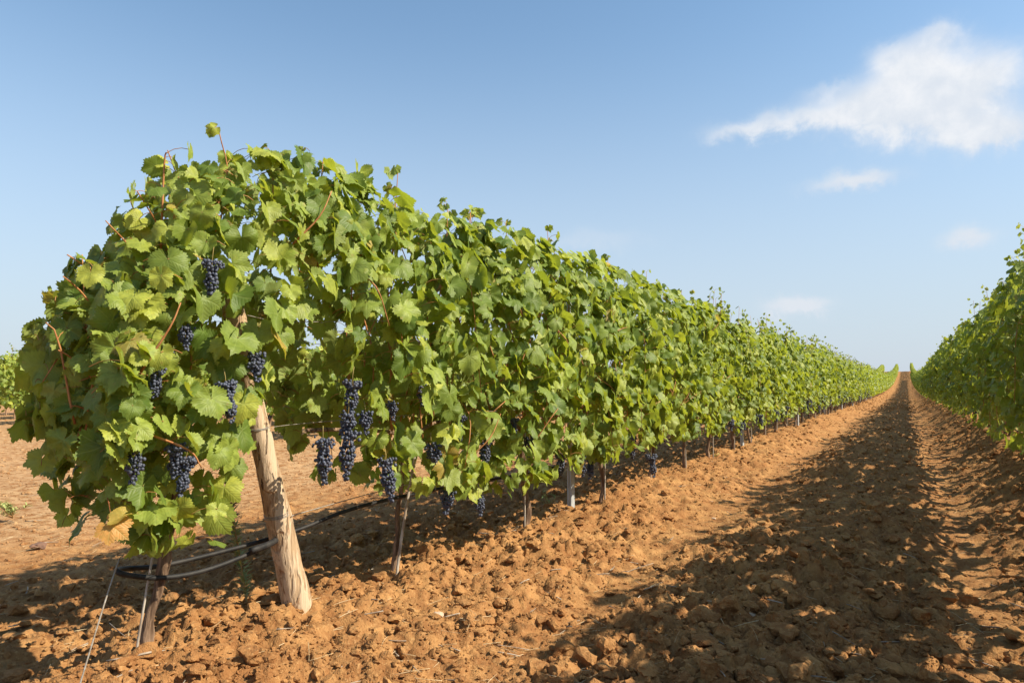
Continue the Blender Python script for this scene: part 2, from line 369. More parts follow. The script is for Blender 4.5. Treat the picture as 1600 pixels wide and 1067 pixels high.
# straw and twigs lying on the soil
b = MB(); x, y, r = polar_pts(1500, 1.7, 12, R(-10), R(68), rg)
for i in range(len(x)):
    L = rg.uniform(.03, .13) * (1 + (rg.uniform() > .9)); a = rg.uniform(0, 6.28); t = np.linspace(-.5, .5, 5); bend = rg.uniform(-.25, .25)
    P = np.stack([x[i] + L * (t * math.cos(a) - bend * t * t * math.sin(a)), y[i] + L * (t * math.sin(a) + bend * t * t * math.cos(a)),
                  soil_z(x[i] + 0 * t, y[i] + 0 * t) + rg.uniform(.004, .012) + rg.uniform(-.25, .25) * L * t], -1)
    thick = rg.uniform() > .8
    V, F = tube(P, np.array([1, .9, .8, .7, .5]) * (rg.uniform(.002, .0035) if thick else rg.uniform(.0007, .0014)), 4, jit=.15, rg=rg); b.add(V, F, 1 if thick else 0)
tag(b.build('dry_straw', [M_STRAW, M_TWIG]), 'pale dry straw and broken twigs scattered over the tilled soil', 'straw', kind='stuff')

# ------------------------------------------------------------------ leaves
def leaf_template(seg, rings, seed=0, teeth=True):
    rg = np.random.default_rng(seed); th = np.linspace(R(-166), R(166), seg + 1); A = np.degrees(np.abs(th))
    L = np.interp(A, [0, 52, 104, 156, 170], [1.0, .90, .78, .60, .50])
    fr = (A % 52) / 52; dep = np.interp(A, [0, 26, 78, 130, 166], [.17, .22, .12, .03, 0]) * rg.uniform(.3, 1.7)
    L = L * (1 - dep * np.sin(np.pi * fr) ** 1.2); dl = np.minimum(fr, 1 - fr) * 52
    L = L + .035 * np.exp(-(dl / 7) ** 2) * (A < 140)
    if teeth:
        tt = np.where(np.arange(seg + 1) % 2 == 0, 1, -1) * rg.uniform(.02, .065, seg + 1); L = L + tt * np.clip(A < 160, 0, 1)
    V = [[0, 0]]; n = seg + 1
    for q in rings: V += list(np.stack([np.sin(th) * L * q, np.cos(th) * L * q], -1))
    V = np.array(V); F3 = np.array([[0, 1 + i + 1, 1 + i] for i in range(seg)])
    F4 = [[1 + k_ * n + i, 1 + k_ * n + i + 1, 1 + (k_ + 1) * n + i + 1, 1 + (k_ + 1) * n + i] for k_ in range(len(rings) - 1) for i in range(seg)]
    return V, F3, (np.array(F4) if F4 else None)
TPL = {0: [leaf_template(56, (.42, .78, 1.0), s) for s in range(5)],
       1: [leaf_template(26, (.6, 1.0), s) for s in range(3)],
       2: [leaf_template(10, (1.0,), s, False) for s in range(2)]}
def unit(v): return v / (np.linalg.norm(v, axis=-1, keepdims=True) + 1e-9)
def add_leaves(b, P, N, T, S, lod, rg, yellow=None, petiole=None):
    """P base points, N normals, T tip directions, S sizes"""
    N = unit(N); T = unit(T - N * (T * N).sum(1, keepdims=True)); X = np.cross(T, N)
    n = len(P); which = rg.integers(0, len(TPL[lod]), n)
    for w, (V2, F3, F4) in enumerate(TPL[lod]):
        I = np.where(which == w)[0]
        if len(I) == 0: continue
        m = len(I); x = V2[None, :, 0] * rg.uniform(.88, 1.12, (m, 1)); y = V2[None, :, 1] + 0 * x
        u = lambda a, c: rg.uniform(a, c, (m, 1))
        z = -u(.05, .45) * x * x + u(-.25, .32) * np.abs(x) - u(.0, .42) * y * np.abs(y) + u(.02, .10) * np.sin(x * u(3, 6) + u(0, 6)) + u(.03, .11) * np.sin(y * u(3, 7) + u(0, 6)) + u(.01, .045) * np.sin(x * u(7, 13) + y * u(-9, 9) + u(0, 6))
        rad = np.sqrt(x * x + y * y); z = z + u(.0, .09) * rad ** 2 * np.sin(np.arctan2(x, y) * rg.integers(4, 8, (m, 1)) + u(0, 6))
        # a few leaves roll or crumple more
        roll = (rg.uniform(0, 1, (m, 1)) > .72) * u(.2, .9); z = z + roll * np.abs(x) ** 1.6; x = x * (1 - .35 * roll * np.abs(x))
        L = (x[..., None] * X[I][:, None] + y[..., None] * T[I][:, None] + z[..., None] * N[I][:, None]) * S[I][:, None, None] + P[I][:, None]
        k_ = V2.shape[0]; off = (np.arange(m) * k_)[:, None, None]
        F = [(F3[None] + off).reshape(-1, 3)] + ([] if F4 is None else [(F4[None] + off).reshape(-1, 4)])
        rnd = np.stack([rg.uniform(0, 1, m), (yellow[I] if yellow is not None else np.zeros(m)), rg.uniform(0, 1, m)], -1)
        att = dict(leaf_rand=np.repeat(rnd, k_, 0))
        if lod < 2: att['leaf_pos'] = np.stack([np.repeat(V2[None, :, 0], m, 0), np.repeat(V2[None, :, 1], m, 0), np.repeat(rnd[:, 2:] * 50, k_, 1)], -1).reshape(-1, 3)
        b.add(L.reshape(-1, 3), F, 0, **att)
    if petiole is not None:
        A_, B_ = petiole; t = np.linspace(0, 1, 4)[None, :, None]; mid = (A_ + B_) / 2 + np.array([0, 0, .02])
        Q = (1 - t) ** 2 * A_[:, None] + 2 * t * (1 - t) * mid[:, None] + t * t * B_[:, None]
        d = unit(B_ - A_); U = unit(np.cross(d, [0.3, .2, 1.0])); W_ = np.cross(d, U); a = np.arange(3) * 2.094
        V = Q[:, :, None] + .0013 * (U[:, None, None] * np.cos(a)[:, None] + W_[:, None, None] * np.sin(a)[:, None])
        i = (np.arange(3) * 3)[:, None]; j = np.arange(3)[None]; f = np.stack([i + j, i + (j + 1) % 3, i + 3 + (j + 1) % 3, i + 3 + j], -1).reshape(-1, 4)
        b.add(V.reshape(-1, 3), (f[None] + (np.arange(len(A_)) * 12)[:, None, None]).reshape(-1, 4), 1)

# outline of the canopy: bottom, top, half width as functions of y (world) at the near end, then steady
EY = [.86, .95, 1.05, 1.16, 1.28, 1.42, 1.55, 1.65, 1.75, 1.95, 2.08, 2.3, 2.6, 3.0, 3.5, 4.2, 5]
EB = [1.05, .96, .88, .64, .42, .38, .56, .92, 1.13, 1.13, .80, .48, .44, .34, .38, .40, .40]
ET = [.85, .96, 1.05, 1.19, 1.37, 1.60, 1.76, 1.80, 1.80, 1.84, 1.84, 1.80, 1.78, 1.80, 1.82, 1.82, 1.82]
EH = [.12, .20, .25, .29, .30, .29, .30, .30, .30, .32, .33, .34, .34, .34, .34, .34, .34]
def env(y, gen):
    if gen == 2: return .32 + .08 * np.sin(y * 13), 1.80 + .10 * np.sin(y * 9), .40 + .06 * np.sin(y * 7 + 1)
    if gen: return .40 + .09 * np.sin(y * 12), 1.76 + .08 * np.sin(y * 8 + 2), .35 + .04 * np.sin(y * 7)
    return np.interp(y, EY, EB), np.interp(y, EY, ET), np.interp(y, EY, EH)
def grow(rg, yc, half, gen, nsh, nextra, avoid=None, tall=3, tufts=(), spurs=()):
    """canes and leaves of one vine; local frame x across the row, y along, z up; yc = world y when the near outline is used"""
    canes, P, N, T, S, PA, PB = [], [], [], [], [], [], []
    y0s = np.linspace(-half * .8, half * .8, nsh) + rg.normal(0, .04, nsh)
    for i, y0 in enumerate(y0s):
        sgn = 1 if rg.uniform() < .5 else -1; droop = rg.uniform() < .38; tip = i % max(1, nsh // max(tall, 1)) == 1
        base = np.array([rg.normal(0, .03), y0 * .9, rg.uniform(.62, .80)])
        ye = y0 + rg.normal(0, .16); ye = np.clip(ye, -half, half); zb, zt, hw = env(yc + ye, gen)
        if droop:
            p = [base, base + [sgn * .06, (ye - y0) * .3, .35], [sgn * (hw - .06), ye, rg.uniform(min(1.1, zt - .2), zt - .1)], [sgn * (hw + .02), ye + rg.normal(0, .1), rg.uniform(.65, 1.0)]]
            if rg.uniform() < .5: p = [base, base + [sgn * .14, 0, .12], [sgn * (hw - .03), ye, .78], [sgn * hw, ye + .1 * rg.normal(), rg.uniform(zb, zb + .15)]]
        else:
            top = zt - .05 + ((rg.uniform(.12, .38) if gen else rg.uniform(.0, .12) if yc < 3 else rg.uniform(.05, .2)) if tip else rg.uniform(-.2, .03))
            p = [base, [base[0] + sgn * .1 * rg.uniform(), y0 + .3 * (ye - y0), 1.1], [sgn * rg.uniform(0, .22), ye, 1.5 * zt / 1.82], [sgn * rg.uniform(-.05, .16), ye + rg.normal(0, .07), top]]
        c = curve(p, 15)
        if len(c) > 2: canes.append(c)
        seglen = np.linalg.norm(np.diff(c, axis=0), axis=1).sum(); m = int(seglen / .065)
        q = np.linspace(0, 1, len(c)); f = np.linspace(.06, 1, m); nodes = np.stack([np.interp(f, q, c[:, a]) for a in range(3)], -1)
        for j, nd in enumerate(nodes):
            sd_ = 1 if (nd[0] > 0.08 or (abs(nd[0]) <= .08 and j % 2)) else -1
            out = unit(np.array([sd_ * 1.0, rg.normal(0, .6), rg.uniform(-.1, .7)])); L = rg.uniform(.04, .12)
            endf = 1 - .38 * max(0, f[j] - .75) / .25
            bp = nd + out * L * endf
            P.append(bp); S.append(rg.uniform(.042, .080) * endf); PA.append(nd); PB.append(bp)
            o = np.array([sd_ * 1.0, rg.normal(0, .35), 0]); N.append(o * .8 + [0, 0, rg.uniform(.2, .9)] + rg.normal(0, .45, 3)); T.append(o * .35 + [0, rg.normal(0, .5), -1 + rg.normal(0, .3)])
    tf = list(tufts) + ([(rg.uniform(-.22, .22), rg.uniform(-half, half), rg.uniform(1.92, 2.14)) for _ in range(4)] if gen else [])
    for tx, ty, tz in tf:                       # shoots standing up out of the top, leafy to the tip
        foot = np.array([tx * .5, ty + rg.normal(0, .05), 1.35]); c = curve([foot, [tx * .8, ty + rg.normal(0, .04), 1.65], [tx, ty, tz]], 9); canes.append(c)
        m = 13; f = np.sort(rg.uniform(.25, 1, m)); f[-2:] = 1; q = np.linspace(0, 1, len(c)); nd = np.stack([np.interp(f, q, c[:, a]) for a in range(3)], -1)
        for j in range(m):
            a_ = rg.uniform(0, 6.28); o = np.array([math.cos(a_), math.sin(a_), rg.uniform(-.2, .8)]); bp = nd[j] + o * rg.uniform(.02, .07)
            P.append(bp); S.append(rg.uniform(.040, .066) * (1.15 - .5 * f[j])); PA.append(nd[j]); PB.append(bp); N.append(o + [0, 0, .3] + rg.normal(0, .4, 3)); T.append(o * .8 + [0, 0, -.5] + rg.normal(0, .3, 3))
    for q_ in range(6):                         # woody canes lying on the outside of the leaves
        y_ = rg.uniform(-half, half); zb, zt, hw = env(yc + y_, gen); z_ = zb + (zt - zb) * rg.uniform(.2, .8); a_ = rg.uniform(.3, 1.3) * rg.choice([-1, 1]); L = rg.uniform(.07, .16); x_ = (1 if q_ < 4 else -1) * (hw + .045)
        canes.append(curve([[x_ * .75, y_ - L * math.cos(a_), z_ - L * math.sin(a_)], [x_ * .97, y_ + rg.normal(0, .02), z_ + rg.normal(0, .025)], [x_, y_ + L * math.cos(a_), z_ + L * math.sin(a_)]], 8))
    for w0, w1 in spurs:                        # loose shoots reaching out past the outline
        w0 = np.array(w0); w1 = np.array(w1); c = curve([w0, (w0 + w1) / 2 + [0, 0, .03], w1], 9); canes.append(c); m = 9
        for j, f_ in enumerate(np.linspace(.2, 1, m)):
            nd = w0 + (w1 - w0) * f_ + [0, 0, .03 * math.sin(3.14 * f_)]; o = np.array([rg.choice([-1, 1]) * rg.uniform(.3, 1), rg.normal(-.2, .5), rg.uniform(-.3, .6)]); bp = nd + unit(o) * rg.uniform(.02, .07)
            P.append(bp); S.append(rg.uniform(.05, .078) * (1.1 - .4 * f_)); PA.append(nd); PB.append(bp); N.append(np.array([.6, -.5, .7]) + rg.normal(0, .45, 3)); T.append(o * .7 + [0, -.3, -.6])
    ex = 0
    while ex < nextra:
        y = rg.uniform(-half - .04, half + .04); zb, zt, hw = env(yc + y, gen); z = zb + (zt - zb) * rg.uniform(0, 1)
        t = (z - zb) / (zt - zb); w = hw * (.72 + .38 * math.sin(math.pi * min(1, t * 1.05 + .05))) * (1.0 if t < .8 else 1 - 1.3 * (t - .8)); sd_ = 1 if rg.uniform() < .56 else -1
        xx = sd_ * w * rg.uniform(.70, 1.06)
        bp = np.array([xx, y, z]); o = np.array([sd_ * 1.0, rg.normal(0, .45), 0]); up = .35 + .8 * max(0, t - .75) / .25
        P.append(bp); S.append((rg.uniform(.034, .074) if rg.uniform() < .6 else rg.uniform(.065, .092))); nd = bp - unit(o + [0, 0, .1]) * rg.uniform(.05, .1) + [0, 0, -.01]; PA.append(nd); PB.append(bp)
        N.append(o * .85 + [0, 0, up] + rg.normal(0, .42, 3)); T.append(o * .3 + [0, rg.normal(0, .45), -1]); ex += 1
    P, N, T, S, PA, PB = map(np.array, (P, N, T, S, PA, PB))
    if not gen:
        cc = []
        for c in canes:
            zb_, zt_, hw_ = env(yc + c[:, 1], gen); kq = (c[:, 2] > zb_ + .08) & (yc + c[:, 1] > 1.06) & (c[:, 2] < zt_ + .32)
            e_ = len(kq) if kq[1:].all() else int(np.argmin(kq[1:])) + 1
            if e_ > 4: cc.append(c[:e_])
        canes = cc
    if not gen and yc < 2:      # the closed end of the row, leaves facing out along it
        m = 300; yy = rg.uniform(1.10, 1.5, m); zb_, zt_, hw_ = env(yy, gen); xx = rg.uniform(-1, 1, m) * hw_; zz = zb_ + (zt_ - zb_) * rg.uniform(0, 1, m)
        q = np.stack([xx, yy - yc, zz], -1); P = np.vstack([P, q]); S = np.append(S, rg.uniform(.045, .088, m)); PA = np.vstack([PA, q + [0, .07, 0]]); PB = np.vstack([PB, q])
        N = np.vstack([N, np.stack([xx * 2.5 + .3, -np.ones(m), rg.uniform(.1, .8, m)], -1) + rg.normal(0, .35, (m, 3))]); T = np.vstack([T, np.stack([rg.normal(0, .5, m), -.3 * np.ones(m), -np.ones(m)], -1)])
    zb, zt, hw = env(yc + P[:, 1], gen); ok = (P[:, 2] > zb - .03 + S * .6)
    if not gen: ok &= (P[:, 2] < zt + (.32 if yc > 2 else .14 + .18 * (P[:, 1] > .1))) & (yc + P[:, 1] > (1.12 if len(spurs) else 1.15))
    if len(spurs): S = S * .90
    if gen == 2: ok &= (P[:, 2] > .84 + .85 * P[:, 0]) | (rg.uniform(0, 1, len(P)) < .22)
    if avoid is not None and len(avoid):
        for a in avoid: ok &= ~((np.abs(P[:, 1] - a[1] + .02) < .055) & (P[:, 2] < a[2] + .01) & (P[:, 2] > a[2] - .13) & (P[:, 0] > a[0] - .04))
    return canes, P[ok], N[ok], T[ok], S[ok], PA[ok], PB[ok]

# ---- grape bunches (four shapes, shared)
def bunch_mesh(seed, L, R0, base):
    rg = np.random.default_rng(seed); b = MB(); cs = []; l = 0
    while l < L:
        t = l / L; rad = R0 * (1 - t) ** .6 * (.72 + .3 * math.sin(9 * t + seed)) + .006; n = max(1, int(2 * math.pi * rad / .0145)); a0 = rg.uniform(0, 6)
        for i in range(n):
            a = a0 + i * 6.283 / n + rg.normal(0, .12); rr = rad * rg.uniform(.7, 1.18); cs.append([rr * math.cos(a), rr * math.sin(a), -l - .02 + rg.normal(0, .006)])
        l += .0105
    for i in range(10): t = rg.uniform(0, .35); a = rg.uniform(0, 6.28); cs.append([R0 * 1.25 * math.cos(a), R0 * 1.25 * math.sin(a), -.02 - t * L * .5])
    cs = np.array(cs); n = len(cs); V0, F0 = base; s = rg.uniform(.0052, .0088, (n, 1, 1))
    V = V0[None] * s * np.array([1, 1, 1.1]) + cs[:, None]; m = len(V0)
    rnd = np.repeat(rg.uniform(0, 1, (n, 3)), m, 0)
    b.add(V.reshape(-1, 3), (F0[None] + (np.arange(n) * m)[:, None, None]).reshape(-1, 3), 0, leaf_rand=rnd)
    Vt, Ft = tube(np.array([[0, 0, .05], [0.004, 0, .01], [0, .003, -.04], [0, 0, -L * .8]]), [.0022, .0022, .0018, .001], 5); b.add(Vt, Ft, 1)
    return b.mesh('grape_bunch', [M_GRAPE, M_STEM])
BUNCH = [bunch_mesh(s, L, r_, ICO2) for s, L, r_ in ((1, .17, .036), (2, .14, .034), (3, .20, .038), (4, .12, .036))]
BUNCHF = [bunch_mesh(s + 10, L, r_, ICO1) for s, L, r_ in ((1, .17, .036), (2, .14, .036))]
def bunch(parent, loc, i, far=False, sc=1.0):
    me = (BUNCHF if far else BUNCH)[i % (2 if far else 4)]; o = link(bpy.data.objects.new('grape_bunch', me)); o.parent = parent
    o.location = loc; o.scale = (sc,) * 3; o.rotation_euler = (rng.normal(0, .1), rng.normal(0, .1), rng.uniform(0, 6)); return o

def trunk_paths(rg, thick=.024, bend=.03, h=.66, half=.5, lean=(0, 0)):
    z = np.linspace(-.05, h, 9); w = rg.normal(0, bend, (9, 2)).cumsum(0) * .45; w -= w[1]
    P = np.stack([w[:, 0] * (z > 0), w[:, 1] * (z > 0), z], -1)
    P = P + np.outer(np.clip(z, 0, 9) / h, [lean[0], lean[1], 0])
    r_ = thick * (1.25 - .35 * np.clip(z / h, 0, 1)) * rg.uniform(.88, 1.15, 9); r_[-1] *= 1.35
    return P, r_
def trunk_mesh(b, rg, half=.5, **kw):
    P, r_ = trunk_paths(rg, **kw); Q = curve(P, 24); rr = np.interp(np.linspace(0, 1, len(Q)), np.linspace(0, 1, len(P)), r_)
    rr = rr * (1 + .13 * np.sin(np.linspace(0, 17, len(Q)) + rg.uniform(0, 6)) * rg.uniform(.4, 1.2, len(Q))); V, F = tube(Q, rr, 10, jit=.11, rg=rg); b.add(V, F, 0)
    for s in ((-1, 1) if half > .5 else (1,)):
        e = P[-1]; C_ = curve([e - [0, 0, .03], e + [0, s * .12, .03], [0, s * half * .55, .72], [0, s * half * .9, .73]], 12)
        V, F = tube(C_, np.linspace(kw.get('thick', .024) * .8, .009, len(C_)), 7, jit=.1, rg=rg); b.add(V, F, 0)

# ------------------------------------------------------------------ the left row: six near vines grown one by one
VX = [-2.21, -2.17, -2.07, -2.06, -2.10, -2.11]; VYs = [1.40, 2.61, 3.75, 4.93, 6.18, 7.40]
# grape bunches seen in the photograph: pixel, size, on the plane just inside the lit face of the canopy
BP = [(333, 402, 1, 1.0), (396, 548, 3, 1.0), (352, 592, 0, .95), (245, 572, 1, .8), (276, 690, 1, .95), (293, 708, 0, .9), (212, 705, 3, .9), (290, 505, 3, .8),
      (505, 682, 2, .95), (546, 668, 2, 1.05), (552, 590, 1, 1.0), (545, 640, 3, .9), (602, 712, 2, 1.0), (570, 640, 3, .8), (675, 690, 3, 1.0), (718, 645, 1, .95), (758, 680, 1, 1.1), (612, 625, 3, .7),
      (908, 698, 0, 1.15), (878, 705, 1, 1.1), (828, 680, 3, 1.0), (955, 685, 1, 1.1), (1017, 708, 0, 1.2), (700, 762, 3, 1.0), (748, 775, 3, .8), (885, 620, 3, 1.0), (1150, 660, 0, 1.3), (1060, 650, 1, 1.2), (925, 705, 0, 1.1), (800, 650, 1, 1.0), (985, 680, 0, 1.1), (1100, 640, 1, 1.1), (1190, 642, 0, 1.3), (660, 600, 3, .8)]
BW = [(on_x(px, py, -1.90 if px > 320 else -1.96), i, s * (.74 if px < 420 else .86)) for px, py, i, s in BP]
NL = ['large leafy end grapevine at the near tip of the left row, by the wooden post',
      'second grapevine of the left row, just behind the leaning wooden post, with long grape bunches',
      'third grapevine of the left row, on a curving thick brown trunk before the metal post',
      'fourth grapevine of the left row, first one beyond the near metal post',
      'fifth grapevine of the left row, a dark grape bunch hanging low beside its short trunk',
      'sixth grapevine of the left row, two vines beyond the near metal post and its neighbour']
ROWG = 'grapevines along the rows'
SPUR = [((70, 412), (190, 520)), ((105, 398), (230, 500)), ((48, 535), (170, 600)), ((165, 345), (270, 470)), ((215, 300), (300, 440)), ((75, 640), (180, 660)), ((262, 235), (320, 380)), ((100, 760), (210, 690))]
near_roots = []
TUFT = [(342, 205, -2.1), (262, 238, -2.1), (505, 250, -2.05), (622, 266, -2.05), (700, 322, -2.1), (735, 333, -2.1), (790, 350, -2.1), (855, 358, -2.05), (950, 405, -2.05), (1010, 425, -2.1), (1065, 455, -2.1), (425, 240, -2.15)]
SPEC = [(.5, 19, 640, .016, .016), (.62, 18, 760, .011, .012), (.62, 18, 760, .018, .035), (.62, 16, 720, .015, .02), (.64, 16, 700, .014, .02), (.64, 16, 700, .016, .02)]
for i in range(6):
    rg = np.random.default_rng(100 + i); half, nsh, nex, th, bd = SPEC[i]
    o = empty('grapevine', (VX[i], VYs[i], float(terrain(VX[i], VYs[i])) + .03)); tag(o, NL[i], 'grapevine', ROWG); near_roots.append(o)
    zoff = o.location.z
    mine = [(p - np.array(o.location), q, s) for p, q, s in BW if abs(p[1] - VYs[i]) <= .605 or (i == 0 and p[1] < VYs[i])]
    if i == 5: mine += [(p - np.array(o.location), q, s) for p, q, s in BW if p[1] > VYs[5] + .605 and p[1] < VYs[5] + 1.2]
    tf = [(TX - VX[i], w[1] - VYs[i], w[2] - zoff) for TX, w in ((tx_, on_x(px_, py_, tx_)) for px_, py_, tx_ in TUFT) if abs(w[1] - VYs[i]) < .6]
    canes, P, N, T, S, PA, PB = grow(rg, VYs[i], half, False, nsh, nex, [m_[0] for m_ in mine], tufts=tf, spurs=[] if i else [(np.array([.0, on_x(*b_, -2.15)[1] - VYs[0], on_x(*b_, -2.15)[2] - zoff]), np.array([on_x(*a_, -2.12)[0] - VX[0], on_x(*a_, -2.12)[1] - VYs[0], on_x(*a_, -2.12)[2] - zoff])) for a_, b_ in SPUR])
    yel = (rg.uniform(0, 1, len(P)) > .985) * rg.uniform(.2, .6, len(P))
    if i == 0:      # the yellowed leaf hanging at the foot of the end vine
        q = on_x(175, 822, -2.0) - np.array(o.location); P = np.vstack([P, q, q + [.02, .02, .03]]); N = np.vstack([N, [.6, -.5, .5], [.3, -.3, .8]]); T = np.vstack([T, [.3, .45, -.6], [-.3, -.2, -.8]])
        S = np.append(S, [.058, .045]); PA = np.vstack([PA, q + [-.03, 0, .08], q + [-.03, 0, .08]]); PB = np.vstack([PB, q, q]); yel = np.append(yel, [1.0, .5])
    b = MB(); add_leaves(b, P, N, T, S, 0 if i < 5 else 0, rg, yel, (PA, PB)); b.build('foliage', [M_LEAF, M_PET], o)
    b = MB(); trunk_mesh(b, rg, half, thick=th, bend=bd, lean=[(.03, .06), (.05, .10), (0, -.03), (.01, .03), (.02, .06), (-.02, .03)][i]); b.build('trunk', M_TRUNK, o)
    for c in canes:
        b = MB(); V, F = tube(c, np.linspace(.0042, .0018, len(c)), 6, jit=.06, rg=rg); b.add(V, F); b.build('cane', M_CANE, o)
    for p, q, s in mine: bunch(o, p, q, False, s)

# ------------------------------------------------------------------ generic vines for the rest of the rows
def make_proto(seed, lod, gen=1, half=.62, nsh=14, nex=200, ncane=16, nb=3, sc=1.0):
    rg = np.random.default_rng(seed); canes, P, N, T, S, PA, PB = grow(rg, 0, half, gen, nsh, nex, tall=5)
    yel = (rg.uniform(0, 1, len(P)) > .99) * .4
    b = MB(); add_leaves(b, P, N, T, S * sc, lod, rg, yel, (PA, PB) if lod == 0 else None); fo = b.mesh('foliage', [M_LEAF if lod < 2 else M_LEAFF, M_PET])
    b = MB(); trunk_mesh(b, rg, half, thick=rg.uniform(.015, .023), bend=.035); tr = b.mesh('trunk', M_TRUNK)
    cm = []
    for c in canes[::max(1, len(canes) // max(1, ncane))][:ncane] if ncane else []:
        b = MB(); V, F = tube(c, np.linspace(.0045, .002, len(c)), 5); b.add(V, F); cm.append(b.mesh('cane', M_CANE))
    bs = [(np.array([rg.choice([-1, 1, 1]) * rg.uniform(.16, .36), rg.uniform(-.5, .5), rg.uniform(.44, .68)]), rg.integers(0, 4)) for _ in range(nb)]
    return fo, tr, cm, bs
PR = {1: [make_proto(300 + s, 1, nex=620, nb=6) for s in range(6)], 2: [make_proto(400 + s, 2, nsh=13, nex=430, ncane=0, nb=2, sc=1.1) for s in range(5)],
      3: [make_proto(700 + s, 1, gen=2, nex=820, nb=6) for s in range(4)], 4: [make_proto(450 + s, 2, gen=2, nsh=13, nex=620, ncane=0, nb=2, sc=1.1) for s in range(4)],
      5: [make_proto(360 + s, 0, gen=2, nex=900, nb=5) for s in range(3)],
      0: [make_proto(350 + s, 0, nex=680, nb=6) for s in range(3)]}
def place_vine(x, y, lod, idx, label, flip=None):
    rg = np.random.default_rng(5000 + idx); fo, tr, cm, bs = PR[lod][idx % len(PR[lod])]
    fl = rg.uniform() > .5 if flip is None else flip
    o = empty('grapevine', (x + rg.normal(0, .02), y, float(terrain(x, y)) + (.03 if x < 0 else -.13)), math.pi if fl else 0.0)
    sz = rg.uniform(.95, 1.05); o.scale = (sz * rg.uniform(.9, 1.1), sz, sz * rg.uniform(.95, 1.07)); tag(o, label, 'grapevine', ROWG)
    for n_, me in [('foliage', fo), ('trunk', tr)] + [('cane', c) for c in cm]:
        c = link(bpy.data.objects.new(n_, me)); c.parent = o
    if lod in (0, 1, 3, 5) or y < 45:
        for p, q in bs: bunch(o, p, int(q), lod not in (0, 5), 1.0)
    return o
idx = 0
ORD = ['seventh', 'eighth', 'ninth', 'tenth', 'eleventh', 'twelfth', 'thirteenth', 'fourteenth']
NV = 150
for n in range(6, NV):
    y = VYs[5] + SP * (n - 5); dist = y
    lod = 0 if n < 9 else (1 if n < 34 else 2)
    lab = (ORD[n - 6] + ' grapevine of the left row, counted from its near end') if n - 6 < len(ORD) else 'small distant grapevine in the far stretch of the left row'
    place_vine(-2.11, y, lod, idx, lab); idx += 1
RO = ['first', 'second', 'third', 'fourth', 'fifth', 'sixth', 'seventh', 'eighth', 'ninth', 'tenth']
for n in range(0, 124):
    y = 1.3 + SP * n; lod = 3 if n < 4 else (5 if n < 9 else (3 if n < 32 else 4))
    vis = n - 4
    lab = ('shaded green grapevine of the right row, ' + RO[vis] + ' from the right edge of the photo') if 0 <= vis < 8 else \
          ('grapevine of the right row standing outside the right edge of the photo' if vis < 0 else 'small distant grapevine in the far stretch of the right row')
    place_vine(ROWR, y, lod, idx + 3, lab, False); idx += 1
for r_ in range(6):
    for n in range(4):
        place_vine(-10.3 - 3.25 * r_, 9.2 + SP * n, 1 if n == 0 else 2, idx, 'grapevine in the separate block beyond the bare ground at the left edge'); idx += 1

# the farthest vines, one mass
def far_mass():
    rg = np.random.default_rng(77); b = MB(); spots = []
    for n in range(150, 178): spots.append((-2.11, VYs[5] + SP * (n - 5)))
    for n in range(124, 178): spots.append((ROWR, 1.3 + SP * n))
    for xr in (-5.4, -8.65, -11.9):
        for n in range(92): spots.append((xr, 102 + SP * n))
    for xr in (-15.15, -18.4, -21.65, -24.9, -28.15):
        for n in range(32): spots.append((xr, 172 + SP * n))
    for r_ in range(6):
        for n in range(4, 14): spots.append((-10.3 - 3.25 * r_, 9.2 + SP * n))
    for x, y in spots:
        m = 120 if y > 40 else 170; zb = .5; P = np.stack([rg.uniform(-.34, .34, m), rg.uniform(-.62, .62, m), rg.uniform(.5, 1.9, m)], -1)
        P[:, 0] = np.sign(P[:, 0]) * np.abs(P[:, 0]) ** .6 * .55 * np.where(P[:, 2] > 1.6, .65, 1)
        sx = np.sign(P[:, 0]); N = np.stack([sx, rg.normal(0, .4, m), rg.uniform(.2, .9, m)], -1) + rg.normal(0, .3, (m, 3)); T = np.stack([sx * .3, rg.normal(0, .5, m), -np.ones(m)], -1)
        add_leaves(b, P + [x, y, float(terrain(x, y))], N, T, rg.uniform(.09, .14, m), 2, rg)
        V, F = tube([[x, y, float(terrain(x, y)) - .05], [x + .01, y, float(terrain(x, y)) + .35], [x, y, float(terrain(x, y)) + .75]], .02, 5); b.add(V, F, 1)
    tag(b.build('distant_vines', [M_LEAFF, M_TRUNK]), 'green mass of distant vine rows on the rise near the horizon', 'distant vines', kind='stuff')
far_mass()

# ------------------------------------------------------------------ posts, stakes, wires, hoses
PB_ = on_z(472, 980, -.02); PT = np.array([PB_[0] - .03, PB_[1] - .36, 1.30])
d = ray(377, 560); PTop = None
